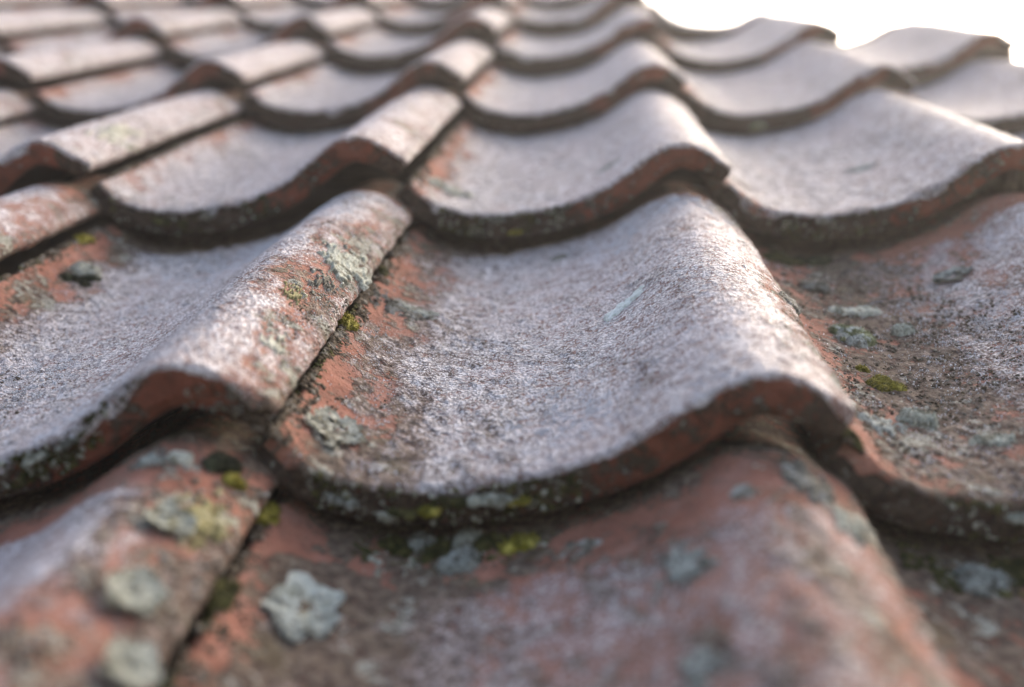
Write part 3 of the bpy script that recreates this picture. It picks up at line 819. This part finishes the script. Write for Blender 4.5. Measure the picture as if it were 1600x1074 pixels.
crumbs(-1, 0, 2600, 303, SOIL, .05, .50, .004, .31, .0002, .0011, 'loose_grit', .52)
crumbs(-1, 0, 2600, 304, SOIL, .84, 1.015, .004, .31, .0002, .0009, 'flank_grit', .52)
def lip_growth(i, j, n, seed, mat, u0, u1, s0, s1, name, z0=-.0155, z1=-.001):
    r = np.random.RandomState(seed)
    u = r.uniform(u0, u1, n * 3); z = r.uniform(z0, z1, n * 3)
    k = fbm(u * W * 120 + seed, z * 120, None, seed, 3, .6) > .5
    u, z = u[k][:n], z[k][:n]
    a = adj(i, j)
    P, N = on_tile(i, j, u, 0 * u, 0)
    P = P - np.array([(i + a[0]) * W, j * L, a[1] * W]); P[:, 2] += z; P[:, 1] += .0002
    m = len(u); s = r.uniform(0, 1, m) ** 2 * (s1 - s0) + s0
    oc = np.array([[1, 0, 0], [0, 0, 1], [-1, 0, 0], [0, 0, -1], [0, -.9, 0], [0, .5, 0]])
    V = oc[None] * s[:, None, None] * r.uniform(.5, 1.3, (m, 6, 1)) + P[:, None]
    F = np.array([[0, 1, 4], [1, 2, 4], [2, 3, 4], [3, 0, 4], [1, 0, 5], [2, 1, 5], [3, 2, 5], [0, 3, 5]])
    F = (np.arange(m)[:, None, None] * 6 + F[None]).reshape(-1, 3)
    me = mesh_from(name, V.reshape(-1, 3), F, mat, smooth=False)
    o = bpy.data.objects.new(name, me); COL.objects.link(o)
    o.parent = TILE_AT[(i, j)]; o['kind'] = 'stuff'
for i, j, u0, u1 in ((0, 0, .08, .55), (-1, 0, .5, .72), (1, 0, .1, .5), (0, 1, .1, .5), (-1, 1, .05, .6), (1, 1, .1, .6)):
    lip_growth(i, j, 420, 400 + i * 9 + j, MOSS_G, u0, u1, .0004, .0016, 'lip_moss')
    lip_growth(i, j, 130, 430 + i * 9 + j, LICH_G, u0, u1, .0004, .0017, 'lip_lichen')
    lip_growth(i, j, 500, 460 + i * 9 + j, SOIL, u0 - .03, u1 + .3, .0003, .0013, 'lip_soil')
crumbs(0, -1, 420, 501, MOSS_G, .14, .50, .315, .338, .0006, .0030, 'moss_bits', .45)
crumbs(0, -1, 160, 502, LICH_G, .14, .50, .310, .338, .0006, .0026, 'lichen_bits', .48)
crumbs(1, -1, 300, 503, MOSS_G, .10, .50, .310, .338, .0006, .0030, 'moss_bits', .45)
crumbs(0, -1, 2200, 504, SOIL, .04, .55, .12, .32, .0003, .0018, 'loose_grit', .50)
crumbs(0, -1, 600, 505, LICH_G, .04, .95, .12, .32, .0003, .0016, 'lichen_bits', .55)
crumbs(-1, -1, 700, 506, LICH_K, .80, 1.015, .12, .32, .0003, .0018, 'lichen_bits', .50)
crumbs(-1, 0, 900, 507, LICH_G, .84, 1.015, .02, .31, .0002, .0011, 'lichen_bits', .54)
print('growth', round(time.time() - T0, 1))

# ------------------------------------------------------------------ ground far below
def sheet():
    s = NT('wet_lawn'); co = s.coords(False)
    n = s.noise(co, 1.2, 4); m = s.noise(co, 14, 3)
    col = s.mix(s.step(n, .35, .65), (.05, .065, .025), (.11, .10, .06))
    col = s.mix(s.math('MULTIPLY', s.step(m, .4, .6), .4), col, (.15, .16, .13))
    mat = s.finish(col, .95, m, .05)
    me = bpy.data.meshes.new('ground'); q = 1200.0
    me.from_pydata([(-q, -q, -3.4), (q, -q, -3.4), (q, q, -3.4), (-q, q, -3.4)], [], [(0, 1, 2, 3)]); me.materials.append(mat)
    o = bpy.data.objects.new('ground', me); COL.objects.link(o); o['kind'] = 'structure'
sheet()
def glare_haze():  # added volume that imitates lens veiling glare over the far rows
    m = bpy.data.materials.new('glare_veil'); m.use_nodes = True
    t = m.node_tree; t.nodes.clear()
    v = t.nodes.new('ShaderNodeVolumePrincipled'); o = t.nodes.new('ShaderNodeOutputMaterial')
    v.inputs['Color'].default_value = (.93, .91, .89, 1); v.inputs['Density'].default_value = HAZE; v.inputs['Anisotropy'].default_value = .55
    t.links.new(v.outputs[0], o.inputs['Volume'])
    q = 1300.0
    V = [(x, y, z) for z in (-4.4, 1.9) for y in (-q, q) for x in (-q, q)]
    F = [(0, 2, 3, 1), (4, 5, 7, 6), (0, 1, 5, 4), (2, 6, 7, 3), (0, 4, 6, 2), (1, 3, 7, 5)]
    me = bpy.data.meshes.new('glare_haze'); me.from_pydata(V, [], F); me.materials.append(m)
    o2 = bpy.data.objects.new('glare_haze', me); COL.objects.link(o2); o2['kind'] = 'stuff'
HAZE = .030
glare_haze()
print('done', round(time.time() - T0, 1))
